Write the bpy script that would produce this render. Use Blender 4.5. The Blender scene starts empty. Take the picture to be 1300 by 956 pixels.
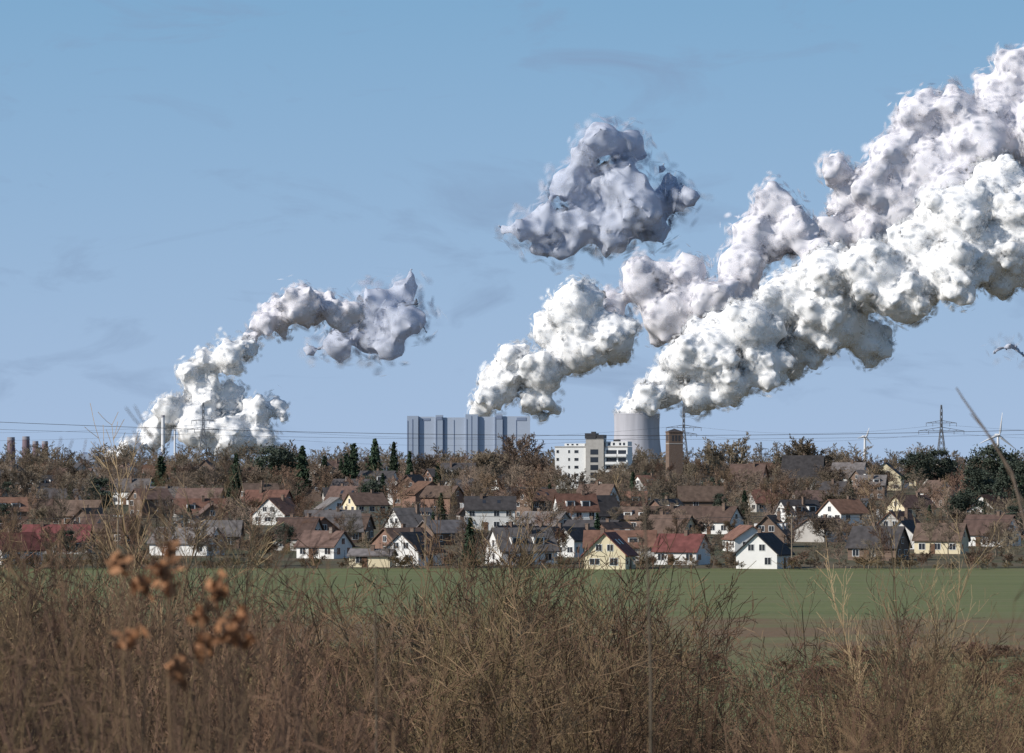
import bpy, math, random, bmesh
import numpy as np
from mathutils import Vector, Matrix
random.seed(7); np.random.seed(7)
F=6184.0; H=20.0; HY=590.0
scene=bpy.context.scene
col=scene.collection

# ---------------------------------------------------------------- terrain profile
_ty=[-600,0,20,110,250,340,380,925,1950,2500,60000]
_tz=[18.3,18.3,17.5,11.5,3.0,0.2,0.0,0.0,11.48,12.5,12.5]
def gz(y): return float(np.interp(y,_ty,_tz))
def bx(px,D): return (px-650.0)/F*D          # bearing -> lateral metres
def bz(py,D): return H+(HY-py)/F*D           # elevation -> metres
def Dbase(py): return 187375.0/((py-590)+69.3)

# ---------------------------------------------------------------- materials
def new_mat(name):
    m=bpy.data.materials.new(name); m.use_nodes=True
    nt=m.node_tree; b=nt.nodes['Principled BSDF']; b.inputs['Specular IOR Level'].default_value=0.2
    return m,nt,b
def mat(name,c,rough=0.9,scale=1.0,var=0.25,objvar=0.0,bump=0.0,c2=None):
    m,nt,b=new_mat(name); b.inputs['Roughness'].default_value=rough
    N=nt.nodes; L=nt.links
    tc=N.new('ShaderNodeTexCoord'); no=N.new('ShaderNodeTexNoise')
    no.inputs['Scale'].default_value=scale; no.inputs['Detail'].default_value=5
    L.new(tc.outputs['Object'],no.inputs['Vector'])
    mix=N.new('ShaderNodeMix'); mix.data_type='RGBA'
    a=c2 if c2 else tuple(x*(1-var) for x in c)
    bb=c if c2 else tuple(min(1,x*(1+var)) for x in c)
    mix.inputs[6].default_value=(*a,1); mix.inputs[7].default_value=(*bb,1)
    mr=N.new('ShaderNodeMapRange'); mr.inputs[1].default_value=.3; mr.inputs[2].default_value=.7
    L.new(no.outputs['Fac'],mr.inputs[0]); L.new(mr.outputs[0],mix.inputs[0])
    out=mix.outputs[2]
    if objvar>0:
        oi=N.new('ShaderNodeObjectInfo'); hs=N.new('ShaderNodeHueSaturation')
        r1=N.new('ShaderNodeMapRange'); r1.inputs[3].default_value=1-objvar; r1.inputs[4].default_value=1+objvar
        L.new(oi.outputs['Random'],r1.inputs[0]); L.new(r1.outputs[0],hs.inputs['Value'])
        m2=N.new('ShaderNodeMath'); m2.operation='MULTIPLY'; m2.inputs[1].default_value=7.31
        m3=N.new('ShaderNodeMath'); m3.operation='FRACT'
        L.new(oi.outputs['Random'],m2.inputs[0]); L.new(m2.outputs[0],m3.inputs[0])
        r2=N.new('ShaderNodeMapRange'); r2.inputs[3].default_value=.5-.035*objvar; r2.inputs[4].default_value=.5+.05*objvar
        L.new(m3.outputs[0],r2.inputs[0]); L.new(r2.outputs[0],hs.inputs['Hue'])
        L.new(out,hs.inputs['Color']); out=hs.outputs['Color']
    L.new(out,b.inputs['Base Color'])
    if bump>0:
        bp=N.new('ShaderNodeBump'); bp.inputs['Strength'].default_value=bump
        L.new(no.outputs['Fac'],bp.inputs['Height']); L.new(bp.outputs[0],b.inputs['Normal'])
    return m
def roof_mat(name,c):
    m=mat(name,c,.85,.8,.3,.25)
    nt=m.node_tree;N=nt.nodes;L=nt.links
    tc=N.new('ShaderNodeTexCoord'); w=N.new('ShaderNodeTexWave'); w.bands_direction='Z'; w.inputs['Scale'].default_value=1.2; w.inputs['Distortion'].default_value=.6
    L.new(tc.outputs['Object'],w.inputs['Vector']); bp=N.new('ShaderNodeBump'); bp.inputs['Strength'].default_value=.5; bp.inputs['Distance'].default_value=.1
    L.new(w.outputs['Fac'],bp.inputs['Height']); L.new(bp.outputs[0],nt.nodes['Principled BSDF'].inputs['Normal'])
    return m
def brick_mat(name,c,c2):
    m,nt,b=new_mat(name); N=nt.nodes;L=nt.links
    b.inputs['Roughness'].default_value=.9
    tc=N.new('ShaderNodeTexCoord'); br=N.new('ShaderNodeTexBrick'); br.inputs['Scale'].default_value=1.6
    mp=N.new('ShaderNodeMapping'); mp.inputs['Rotation'].default_value=(math.pi/2,0,0)
    br.inputs['Color1'].default_value=(*c,1); br.inputs['Color2'].default_value=(*c2,1); br.inputs['Mortar'].default_value=(.3,.27,.24,1)
    br.inputs['Mortar Size'].default_value=.008
    L.new(tc.outputs['Object'],mp.inputs[0]); L.new(mp.outputs[0],br.inputs['Vector']); L.new(br.outputs['Color'],b.inputs['Base Color'])
    return m
M={}
M['white']=mat('white_render',(.74,.73,.70),.8,.6,.06,.10)
M['cream']=mat('cream_render',(.70,.61,.42),.8,.6,.08)
M['grey']=mat('grey_render',(.42,.40,.37),.8,.6,.1)
M['brick']=brick_mat('red_brick',(.24,.14,.10),(.19,.11,.085))
M['brick2']=brick_mat('brown_brick',(.19,.13,.095),(.14,.095,.075))
M['r_red']=roof_mat('red_tile',(.165,.088,.064))
M['r_brown']=roof_mat('brown_tile',(.12,.08,.064))
M['r_dark']=roof_mat('dark_tile',(.06,.055,.056))
M['r_grey']=roof_mat('grey_tile',(.15,.135,.13))
M['r_crim']=roof_mat('crimson_tile',(.15,.055,.05))
M['frame']=mat('window_frame',(.72,.72,.70),.5,1,.03)
M['dark']=mat('dark_metal',(.06,.06,.065),.5,1,.1)
gm,gnt,gb=new_mat('window_glass'); gb.inputs['Base Color'].default_value=(.03,.035,.045,1); gb.inputs['Roughness'].default_value=.08; gb.inputs['Specular IOR Level'].default_value=.6; M['glass']=gm
M['door']=mat('door_wood',(.14,.08,.05),.6,2,.2)
M['bark']=mat('twig_bark',(.19,.145,.108),.9,.4,.25,.4)
M['bark_red']=mat('reddish_twigs',(.18,.118,.082),.9,.4,.25,.3)
M['bark_yel']=mat('yellowish_twigs',(.32,.235,.135),.9,.4,.25,.15)
M['shrub']=mat('shrub_twigs',(.145,.088,.055),.9,.5,.35,.45)
M['shrub2']=mat('shrub_twigs_olive',(.19,.135,.075),.9,.5,.35,.35)
M['bramble']=mat('bramble_twigs',(.15,.085,.06),.9,.5,.35,.3)
M['dryleaf']=mat('dry_leaves',(.14,.088,.058),.9,.6,.35,.3)
M['orangeleaf']=mat('dry_seed_heads',(.30,.15,.075),.8,60,.5)
M['conif']=mat('conifer_needles',(.04,.06,.035),.9,.6,.5,.3)
M['pine']=mat('pine_needles',(.055,.068,.05),.9,.6,.5,.2)
M['steel']=mat('galvanised_steel',(.16,.17,.19),.6,.5,.15)
M['wood']=mat('pole_wood',(.25,.2,.15),.9,2,.2)
M['wire']=mat('cable_metal',(.06,.06,.065),.6,1,.1)

# ---------------------------------------------------------------- mesh helpers
def mesh_np(name,V,Q,material,smooth=False,tri=False):
    k=3 if tri else 4
    me=bpy.data.meshes.new(name)
    V=np.asarray(V,dtype=np.float32); Q=np.asarray(Q,dtype=np.int32)
    me.vertices.add(len(V)); me.vertices.foreach_set('co',V.ravel())
    me.loops.add(Q.size); me.loops.foreach_set('vertex_index',Q.ravel())
    me.polygons.add(len(Q)); me.polygons.foreach_set('loop_start',np.arange(0,Q.size,k,dtype=np.int32))
    me.polygons.foreach_set('loop_total',np.full(len(Q),k,dtype=np.int32))
    me.polygons.foreach_set('use_smooth',np.full(len(Q),bool(smooth)))
    me.update(calc_edges=True)
    if material: me.materials.append(material)
    return me
def seg_arrays(segs,sides=3):
    A=np.array(segs,dtype=np.float64); p0=A[:,0:3];p1=A[:,3:6];r0=A[:,6];r1=A[:,7]
    ax=p1-p0; ax/=np.maximum(np.linalg.norm(ax,axis=1,keepdims=True),1e-9)
    ref=np.tile(np.array([[0.3,0.9,0.1]]),(len(A),1)); bad=np.abs((ax*ref).sum(1))>.85; ref[bad]=[0,0,1]
    u=np.cross(ax,ref); u/=np.linalg.norm(u,axis=1,keepdims=True); v=np.cross(ax,u)
    N=len(A); V=np.zeros((N,2*sides,3))
    for s in range(sides):
        a=2*math.pi*s/sides; o=u*math.cos(a)+v*math.sin(a)
        V[:,s]=p0+o*r0[:,None]; V[:,sides+s]=p1+o*r1[:,None]
    Q=np.zeros((N,sides,4),dtype=np.int64); base=np.arange(N)*2*sides
    for s in range(sides):
        t=(s+1)%sides
        Q[:,s,0]=base+s;Q[:,s,1]=base+t;Q[:,s,2]=base+sides+t;Q[:,s,3]=base+sides+s
    return V.reshape(-1,3),Q.reshape(-1,4)
def seg_mesh(name,segs,m,sides=3):
    V,Q=seg_arrays(segs,sides); return mesh_np(name,V,Q,m,sides>=10)
def leaf_arrays(C,size,rng):
    N=len(C); a=rng.normal(size=(N,3)); a/=np.linalg.norm(a,axis=1,keepdims=True)
    b=rng.normal(size=(N,3)); b-=a*(a*b).sum(1,keepdims=True); b/=np.linalg.norm(b,axis=1,keepdims=True)
    s=size*(0.6+0.8*rng.random((N,1)))
    V=np.stack([C-a*s,C-b*s*.5,C+a*s,C+b*s*.5],1).reshape(-1,3)
    return V,np.arange(4*N).reshape(-1,4)
def combine(parts):
    Vs=[];Qs=[];o=0
    for V,Q in parts: Vs.append(V);Qs.append(Q+o);o+=len(V)
    return np.concatenate(Vs),np.concatenate(Qs)
def obj(name,me,loc=(0,0,0),rot=0,scale=1,parent=None):
    o=bpy.data.objects.new(name,me); o.location=loc
    o.rotation_euler=(0,0,rot); o.scale=(scale,)*3 if not hasattr(scale,'__len__') else scale
    if parent: o.parent=parent
    col.objects.link(o); return o
def empty(name,loc,rot=0):
    e=bpy.data.objects.new(name,None); e.location=loc; e.rotation_euler=(0,0,rot); e.empty_display_size=1; col.objects.link(e); return e
BOXF=[(0,1,3,2),(4,6,7,5),(0,4,5,1),(2,3,7,6),(0,2,6,4),(1,5,7,3)]
def box_arr(boxes):
    V=[];Q=[]
    for (x0,x1,y0,y1,z0,z1) in boxes:
        b=len(V)
        for x in (x0,x1):
            for y in (y0,y1):
                for z in (z0,z1): V.append((x,y,z))
        for f in BOXF: Q.append(tuple(b+i for i in f))
    return V,Q
def box_mesh(name,boxes,m):
    V,Q=box_arr(boxes); return mesh_np(name,V,Q,m)
def poly_mesh(name,V,Fc,m):
    me=bpy.data.meshes.new(name); me.from_pydata(V,[],Fc); me.polygons.foreach_set('use_smooth',[False]*len(me.polygons)); me.update(); me.materials.append(m); return me
def mtop(me,q=100):
    a=np.zeros(len(me.vertices)*3,dtype=np.float32); me.vertices.foreach_get('co',a); return float(np.percentile(a[2::3],q))

# ---------------------------------------------------------------- vegetation generators
def rnd_perp(d,ang,rng):
    r=Vector((rng.gauss(0,1),rng.gauss(0,1),rng.gauss(0,1))); r=(r-d*r.dot(d))
    if r.length<1e-6: r=Vector((1,0,0))
    r.normalize(); return (d*math.cos(ang)+r*math.sin(ang)).normalized()
def branch(segs,rng,p,d,L,r,lvl,P):
    n=P['n'][lvl]; step=L/n; last=lvl==len(P['n'])-1
    for i in range(n):
        w=P['wob']; d=(d+Vector((rng.gauss(0,w),rng.gauss(0,w),rng.gauss(0,w)+P['up'][lvl]))).normalized()
        q=p+d*step; r1=max(r*(1-P.get('tap',.75)/n),P['rmin'])
        segs.append((*p,*q,r,r1)); p=q; r=r1
        if not last and (i+1)/n>P['start'][lvl]:
            k=P['k'][lvl]
            kk=int(k)+(1 if rng.random()<k-int(k) else 0)
            for _ in range(kk):
                cd=rnd_perp(d,math.radians(rng.uniform(*P['ang'][lvl])),rng)
                branch(segs,rng,p,cd,L*P['ratio'][lvl]*rng.uniform(.7,1.15)*(1-.45*(i+1)/n),max(r*.6,P['rmin']),lvl+1,P)
def bare_tree(seed,h=12,rmin=.035,wide=1.0,dense=1.0):
    rng=random.Random(seed); segs=[]
    P=dict(n=[6,5,4,3],wob=.10,up=[.08,.05,.03,.0],rmin=rmin,start=[.22,.2,.15],k=[3.2*dense,2.1*dense,2.2*dense],
           ang=[(30,62*wide),(25,60),(25,65)],ratio=[.62*wide,.55,.5])
    branch(segs,rng,Vector((0,0,-.3)),Vector((0,0,1)),h*.82,h*.022,0,P); return segs
def crown_tree(seed,h=18,R_=9,rmin=.05):
    rng=random.Random(seed); segs=[]
    P=dict(n=[4,5,5,4,3],wob=.09,up=[.05,.04,.03,.02,0],rmin=rmin,start=[.45,.2,.15,.1],k=[5,1.6,1.8,2.0],
           ang=[(22,68),(22,50),(25,55),(25,60)],ratio=[1.45,.6,.55,.5],tap=.7)
    branch(segs,rng,Vector((0,0,-.3)),Vector((0,0,1)),h*.42,h*.026,0,P)
    zc=h*.58; out=[]
    for s in segs:
        ex,ey,ez=s[3],s[4],(s[5]-zc)
        if s[6]>.12 or (ex/R_)**2+(ey/R_)**2+(ez/(h*.44))**2<1.08: out.append(s)
    return out
def poplar_tree(seed,h=12,rmin=.02,tr=.012):
    rng=random.Random(seed); segs=[]
    P=dict(n=[9,5,3],wob=.06,up=[.1,.12,.08],rmin=rmin,start=[.15,.2],k=[3,1.6],ang=[(25,50),(20,50)],ratio=[.38,.45])
    branch(segs,rng,Vector((0,0,-.3)),Vector((0,0,1)),h,h*tr,0,P); return segs
def shrub(seed,h=5,stems=16,rmin=.006,spread=32,k1=1.4,rs_=.016):
    rng=random.Random(seed); segs=[]
    for s in range(stems):
        a=rng.uniform(0,2*math.pi); t=math.radians(abs(rng.gauss(0,spread*.6)))
        d=Vector((math.sin(t)*math.cos(a),math.sin(t)*math.sin(a),math.cos(t)))
        P=dict(n=[8,5,3],wob=.09,up=[.04,.05,.04],rmin=rmin,start=[.25,.15],k=[k1,1.3],ang=[(22,58),(22,60)],ratio=[.42,.42],tap=.8)
        branch(segs,rng,Vector((rng.gauss(0,.3),rng.gauss(0,.3),-.2)),d,h*rng.uniform(.6,1.1),rs_*(1+.7*rng.random()),0,P)
    return segs
def conifer(seed,h=12,R=2.6):
    rng=np.random.default_rng(seed); C=[]
    for i in range(46):
        t=.06+.94*i/46
        n=9
        for j in range(n):
            a=rng.random()*6.283; L=R*(1-t)**.8*(.6+.55*rng.random())+.15
            m=max(3,int(L*6)); s=(np.arange(m)+rng.random(m))/m
            x=np.cos(a)*L*s; y=np.sin(a)*L*s; z=h*t-0.25*L*s**1.5+rng.normal(0,.12,m)
            C.append(np.stack([x+rng.normal(0,.12,m),y+rng.normal(0,.12,m),z],1))
    C=np.concatenate(C); lv=leaf_arrays(C,.34,rng)
    tr=seg_arrays([(0,0,-.3,0,0,h*.5,.2,.12),(0,0,h*.5,0,0,h,.12,.02)],5)
    return combine([lv,tr])
def evergreen(seed,h=12,R=4,n=34):
    rng=np.random.default_rng(seed); C=[]; segs=[(0,0,-.3,0,0,h*.45,.28,.2),(0,0,h*.45,0.2,0,h*.85,.2,.06)]
    for i in range(n):
        a=rng.random()*6.283; rr=R*math.sqrt(rng.random()); z=h*(.35+.6*rng.random()); rr*=math.sqrt(max(.1,1-((z/h-.5)/.52)**2))
        c=np.array([math.cos(a)*rr,math.sin(a)*rr,z]); s=R*(.2+.16*rng.random()); m=120
        C.append(c+rng.normal(0,1,(m,3))*[s*.55,s*.55,s*.38]); segs.append((0,0,z*.75,*c,.07,.03))
    lv=leaf_arrays(np.concatenate(C),.28,rng); return combine([lv,seg_arrays(segs,4)])
def leafy(segs,seed,frac,size,jit):
    rng=np.random.default_rng(seed); A=np.array(segs); A=A[A[:,6]<.09]; idx=rng.random(len(A))<frac
    C=A[idx][:,3:6]+rng.normal(0,jit,(idx.sum(),3)); return leaf_arrays(C,size,rng)

trees=[]
for i in range(6):
    trees.append(seg_mesh('bare_tree_mesh',bare_tree(10+i,12,.032,1.0+.12*(i%3),1.0),M['bark']))
for i in range(3):
    trees.append(seg_mesh('bare_tree_red_mesh',bare_tree(30+i,11,.036,1.1,1.05),M['bark_red']))
round_trees=[seg_mesh('round_tree_mesh',crown_tree(50+i,18,9,.055),M['bark']) for i in range(4)]
leaft=[]
for i in range(3):
    s=bare_tree(70+i,9,.03,1.15,1.0); V,Q=combine([seg_arrays(s),leafy(s,i,.7,.18,.25)])
    leaft.append(mesh_np('brown_leaf_tree_mesh',V,Q,M['dryleaf']))
yel=[seg_mesh('yellow_tree_mesh',poplar_tree(90+i,12,.03),M['bark_yel']) for i in range(3)]
conifs=[mesh_np('conifer_mesh',*conifer(i,12,2.2+.5*i),M['conif']) for i in range(3)]
pines=[mesh_np('evergreen_mesh',*evergreen(i,12,3.6+.5*i),M['pine']) for i in range(3)]
KIND={'bare':(trees,'bare_tree'),'round':(round_trees,'round_bare_tree'),'leaf':(leaft,'brown_leaved_tree'),'yel':(yel,'yellow_twig_tree'),
      'conif':(conifs,'spruce_tree'),'pine':(pines,'evergreen_tree')}
TOP={me.name:mtop(me) for k in KIND.values() for me in k[0]}
def put_tree(kind,px,D,h,sx=1.0):
    src,name=KIND[kind]; me=random.choice(src); s=h/TOP[me.name]
    return obj(name,me,(bx(px,D),D,gz(D)),random.uniform(0,6.28),(s*sx,s*sx,s))

# ---------------------------------------------------------------- ground
ys=[-600,-100,-20,0,5,10,15,20]+list(range(30,340,10))+[340,350,360,380,420]+list(range(460,2500,40))+[2500,3000,4000,6000,9000,14000,22000,40000,60000]
xs=[-20000,-8000,-3000,-1200,-600,-300]+list(range(-200,201,10))+[300,600,1200,3000,8000,20000]
V=[];Q=[]
for y in ys:
    for x in xs:
        z=gz(y)
        if 20<y<340: z+=.25*math.sin(x*.13+y*.05)*math.sin(y*.09)
        V.append((x,y,z))
nx=len(xs)
for j in range(len(ys)-1):
    for i in range(nx-1): Q.append((j*nx+i,j*nx+i+1,(j+1)*nx+i+1,(j+1)*nx+i))
m,nt,b=new_mat('ground_field'); N=nt.nodes;L=nt.links; b.inputs['Roughness'].default_value=.95
tc=N.new('ShaderNodeTexCoord'); sep=N.new('ShaderNodeSeparateXYZ'); L.new(tc.outputs['Object'],sep.inputs[0])
n1=N.new('ShaderNodeTexNoise'); n1.inputs['Scale'].default_value=.03; n1.inputs['Detail'].default_value=6; n1.inputs['Roughness'].default_value=.65; L.new(tc.outputs['Object'],n1.inputs['Vector'])
n2=N.new('ShaderNodeTexNoise'); n2.inputs['Scale'].default_value=.9; n2.inputs['Detail'].default_value=6; L.new(tc.outputs['Object'],n2.inputs['Vector'])
n3=N.new('ShaderNodeTexNoise'); n3.inputs['Scale'].default_value=1.0; n3.inputs['Detail'].default_value=3
mp=N.new('ShaderNodeMapping'); mp.inputs['Scale'].default_value=(.015,.25,1); L.new(tc.outputs['Object'],mp.inputs[0]); L.new(mp.outputs[0],n3.inputs['Vector'])
add=N.new('ShaderNodeMath'); add.operation='MULTIPLY_ADD'; add.inputs[1].default_value=36; L.new(n1.outputs['Fac'],add.inputs[0]); L.new(sep.outputs['Y'],add.inputs[2])
def mixc(a,bv,f):
    mx=N.new('ShaderNodeMix'); mx.data_type='RGBA'
    for k,v in ((6,a),(7,bv)):
        if isinstance(v,tuple): mx.inputs[k].default_value=(*v,1)
        else: L.new(v,mx.inputs[k])
    L.new(f,mx.inputs[0]); return mx.outputs[2]
def step(lo,hi,src):
    r=N.new('ShaderNodeMapRange'); r.inputs[1].default_value=lo; r.inputs[2].default_value=hi; L.new(src,r.inputs[0]); return r.outputs[0]
gsum=step(.35,.65,n3.outputs['Fac'])
green=mixc((.105,.13,.048),(.155,.172,.07),gsum)
green=mixc(green,(.185,.15,.085),step(.45,.9,n2.outputs['Fac']))
green=mixc(green,(.17,.15,.08),step(.5,.8,n1.outputs['Fac']))
brown=mixc((.14,.09,.052),(.19,.13,.075),n2.outputs['Fac'])
brown=mixc(brown,green,step(.42,.64,n1.outputs['Fac']))
vill=mixc((.075,.075,.04),(.13,.10,.065),step(.4,.6,n1.outputs['Fac']))
slope=mixc((.10,.065,.04),(.14,.105,.06),n2.outputs['Fac'])
c=mixc(slope,green,step(345,375,add.outputs[0]))
c=mixc(c,brown,step(500,545,add.outputs[0]))
c=mixc(c,green,step(640,670,add.outputs[0]))
c=mixc(c,vill,step(932,936,sep.outputs['Y']))
L.new(c,b.inputs['Base Color'])
bp=N.new('ShaderNodeBump'); bp.inputs['Strength'].default_value=.6; bp.inputs['Distance'].default_value=.3; L.new(n2.outputs['Fac'],bp.inputs['Height']); L.new(bp.outputs[0],b.inputs['Normal'])
obj('ground',mesh_np('ground',V,Q,m,True))

# ---------------------------------------------------------------- houses
placed=[]
def house(name,x,y,rot,W,Ln,eave,pitch,wall,roof,dormer=False,chim=True,seed=0):
    rng=random.Random(seed+int(x*13+y*7)); z=gz(y)
    placed.append((x,y)); e=empty(name,(x,y,z),rot)
    w=W/2;l=Ln/2;rise=w*math.tan(math.radians(pitch)); t=math.tan(math.radians(pitch))
    Vv=[(-w,-l,-1),(w,-l,-1),(w,-l,eave),(0,-l,eave+rise),(-w,-l,eave),(-w,l,-1),(w,l,-1),(w,l,eave),(0,l,eave+rise),(-w,l,eave)]
    obj('walls',poly_mesh('walls',Vv,[(0,1,2,3,4),(9,8,7,6,5),(0,4,9,5),(1,6,7,2)],M[wall]),parent=e)
    o=.5;ol=.45;g=.03;th=.24
    prof=[(-w-o,eave-o*t+g),(0,eave+rise+g),(w+o,eave-o*t+g),(w+o,eave-o*t+g+th),(0,eave+rise+g+th),(-w-o,eave-o*t+g+th)]
    RV=[(a,-l-ol,c) for a,c in prof]+[(a,l+ol,c) for a,c in prof]
    RF=[(0,1,4,5),(1,2,3,4),(6,11,10,7),(7,10,9,8),(5,4,10,11),(4,3,9,10),(0,6,7,1),(1,7,8,2),(0,5,11,6),(2,8,9,3)]
    obj('roof',poly_mesh('roof',RV,RF,M[roof]),parent=e)
    fr=[];gl=[]
    def win(side,u,zc,ww,hh):
        if side in('f','b'):
            s=-1 if side=='f' else 1; ya=s*l; 
            a,bq=sorted((ya,ya+s*.05)); fr.append((u-ww/2-.1,u+ww/2+.1,a,bq,zc-hh/2-.1,zc+hh/2+.1))
            a,bq=sorted((ya+s*.052,ya+s*.07)); gl.append((u-ww/2,u-.04,a,bq,zc-hh/2,zc+hh/2)); gl.append((u+.04,u+ww/2,a,bq,zc-hh/2,zc+hh/2))
        else:
            s=-1 if side=='l' else 1; xa=s*w
            a,bq=sorted((xa,xa+s*.05)); fr.append((a,bq,u-ww/2-.1,u+ww/2+.1,zc-hh/2-.1,zc+hh/2+.1))
            a,bq=sorted((xa+s*.052,xa+s*.07)); gl.append((a,bq,u-ww/2,u-.04,zc-hh/2,zc+hh/2)); gl.append((a,bq,u+.04,u+ww/2,zc-hh/2,zc+hh/2))
    fl=[1.5]+([4.2] if eave>5 else [])
    for s in 'fb':
        for zc in fl:
            n=2 if W<9 else 3
            for i in range(n):
                if rng.random()<.8: win(s,-w+W*(i+.5)/n+rng.uniform(-.3,.3),zc,rng.choice([1.0,1.2,1.5,1.8]),rng.choice([1.1,1.3]))
        if rise>2.6:
            for u in ((-1.1,1.1) if rise>3.4 and rng.random()<.6 else (0,)): win(s,u,eave+rise*.32,1.1,1.15)
    for s in 'lr':
        for zc in fl:
            n=max(2,int(Ln/3))
            for i in range(n): 
                if rng.random()<.8: win(s,-l+Ln*(i+.5)/n,zc,1.3,1.25)
    if fr:
        obj('window_frames',box_mesh('window_frames',fr,M['frame']),parent=e)
        obj('window_panes',box_mesh('window_panes',gl,M['glass']),parent=e)
    obj('door',box_mesh('door',[(w+.002,w+.09,-.6,.6,-.1,2.05),(-w-.09,-w-.002,l*.1,l*.1+1.1,-.1,2.05)],M['door']),parent=e)
    if chim:
        cx=rng.uniform(-.4,.4)*w; cy=rng.uniform(-.5,.5)*l
        obj('chimney',box_mesh('chimney',[(cx-.35,cx+.35,cy-.35,cy+.35,eave+rise*.4,eave+rise+.9),(cx-.43,cx+.43,cy-.43,cy+.43,eave+rise+.9,eave+rise+1.02)],M['brick2']),parent=e)
    if rng.random()<.35 and rise>2.5:
        sk=[]; s=rng.choice((-1,1)); 
        for cy in (-l*.35,l*.25):
            V=[];
            for (u,vv) in ((.35,-.4),(.35,.4),(.6,.4),(.6,-.4)):
                V.append((s*w*u,cy+vv,eave+rise*(1-u)+g+th+.05))
            sk.append(V)
        VV=[v for q in sk for v in q]; obj('roof_windows',poly_mesh('roof_windows',VV,[(0,1,2,3),(4,5,6,7)],M['glass']),parent=e)
    if dormer:
        bs=[];fs=[];rs=[]
        for s in(-1,1):
            for cy in(-l*.4,l*.4):
                xi=s*w*.35; xo=s*w*.8; zb=eave+rise*.15; zt=eave+rise*.62
                a,bq=sorted((xi,xo)); bs.append((a,bq,cy-1.1,cy+1.1,zb,zt)); rs.append((a-.15,bq+.15,cy-1.25,cy+1.25,zt+.003,zt+.15))
                a,bq=sorted((xo+s*.003,xo+s*.04)); fs.append((a,bq,cy-.8,cy+.8,zb+.45,zt-.2))
        obj('dormers',box_mesh('dormers',bs,M['frame']),parent=e); obj('dormer_roofs',box_mesh('dormer_roofs',rs,M[roof]),parent=e)
        obj('dormer_panes',box_mesh('dormer_panes',fs,M['glass']),parent=e)
def hp(name,px,py,wpx,rot,wall,roof,eave=3.2,pitch=42,Ln=11,dormer=False,D=None):
    D=D or Dbase(py); house(name,bx(px,D),D+Ln/2*0,math.radians(rot),wpx/F*D,Ln,eave,pitch,wall,roof,dormer)
R=math.radians
hp('cream_house',774,722,54,-14,'cream','r_crim',2.9,44,9)
hp('white_house',970,721,54,-20,'white','r_dark',2.9,42,10)
hp('white_house',866,716,46,65,'white','r_crim',2.8,40,9)
hp('white_house',525,717,50,-28,'white','r_dark',2.8,42,10)
hp('cream_house',473,719,38,80,'cream','r_grey',2.2,20,8)
hp('white_house',238,704,58,70,'white','r_grey',2.6,32,13)
hp('brick_house',400,694,45,22,'brick','r_red',3.4,38,12)
hp('white_house',412,708,44,60,'white','r_brown',2.6,38,9)
hp('brick_house',440,686,40,75,'brick2','r_brown',3,40,11)
for i,px in enumerate((650,678,706,735)): hp('white_terraced_house',px,703+i,27,-30,'white','r_dark',3.6,45,12)
hp('white_house',1150,696,38,-20,'white','r_dark',3,42,10)
hp('cream_house',1195,702,42,70,'cream','r_brown',3,42,10)
hp('white_house',480,634,46,72,'white','r_dark',5.4,34,12,True)
hp('white_house',505,640,30,-15,'white','r_grey',5.2,38,10)
hp('brick_house',540,648,46,25,'brick','r_red',5.0,34,10)
hp('brick_house',562,652,36,60,'brick','r_brown',5,36,10)
hp('white_house',582,628,46,80,'white','r_dark',5.4,42,12,True)
hp('grey_house',447,640,30,70,'grey','r_dark',5.2,36,12)
hp('white_house',670,654,36,80,'white','r_dark',5,36,11)
hp('cream_house',1125,622,42,-10,'cream','r_dark',5,40,11)
hp('dark_roof_house',1020,630,60,80,'grey','r_dark',5.6,46,14)
hp('dark_roof_house',1078,624,40,72,'white','r_grey',5.4,42,12)
hp('brick_house',950,630,50,75,'brick','r_brown',5.4,40,12)
hp('brick_house',140,690,50,65,'brick2','r_brown',3,38,12)
hp('brick_house',100,668,46,75,'brick','r_brown',3,38,12)
hp('white_house',75,650,36,70,'white','r_dark',3.5,38,12)
hp('white_house',170,640,36,70,'white','r_grey',4.5,38,12)
hp('brick_house',255,660,52,78,'brick2','r_brown',4.5,36,12)
hp('brick_house',340,660,46,72,'brick','r_red',4.5,36,12)
rngh=random.Random(21)
rows=[988,1036,1090,1150,1215,1285,1365,1450,1545,1645,1750,1860,1970,2070]
for ri,D in enumerate(rows):
    x=-.128*D+rngh.uniform(0,12)
    while x<.128*D:
        yy=D+rngh.uniform(-28,28); xx=x+rngh.uniform(-2,2)
        x+=rngh.uniform(16,34)
        if rngh.random()<.16: continue
        if any((abs(a-xx)<15 and abs(bb-yy)<17) for a,bb in placed): continue
        if D>1780 and (bx(690,D)<xx<bx(880,D)): continue
        wall=rngh.choices(['white','cream','brick','brick2','grey'],[.32,.06,.22,.21,.19])[0]
        roof=rngh.choices(['r_brown','r_red','r_dark','r_grey','r_crim'],[.38,.15,.28,.17,.02])[0]
        nm={'white':'white_house','cream':'cream_house','brick':'brick_house','brick2':'brick_house','grey':'grey_house'}[wall]
        if rngh.random()<.35: rot=rngh.uniform(-40,25)
        else: rot=90+rngh.uniform(-40,40)
        ev=rngh.choice([2.8,3.2,5.3]) if D>1150 else 2.8
        house(nm,xx,yy,R(rot),rngh.uniform(7.2,10),rngh.uniform(8.5,14),ev,rngh.uniform(30,46),wall,roof,rngh.random()<.18)

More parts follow.
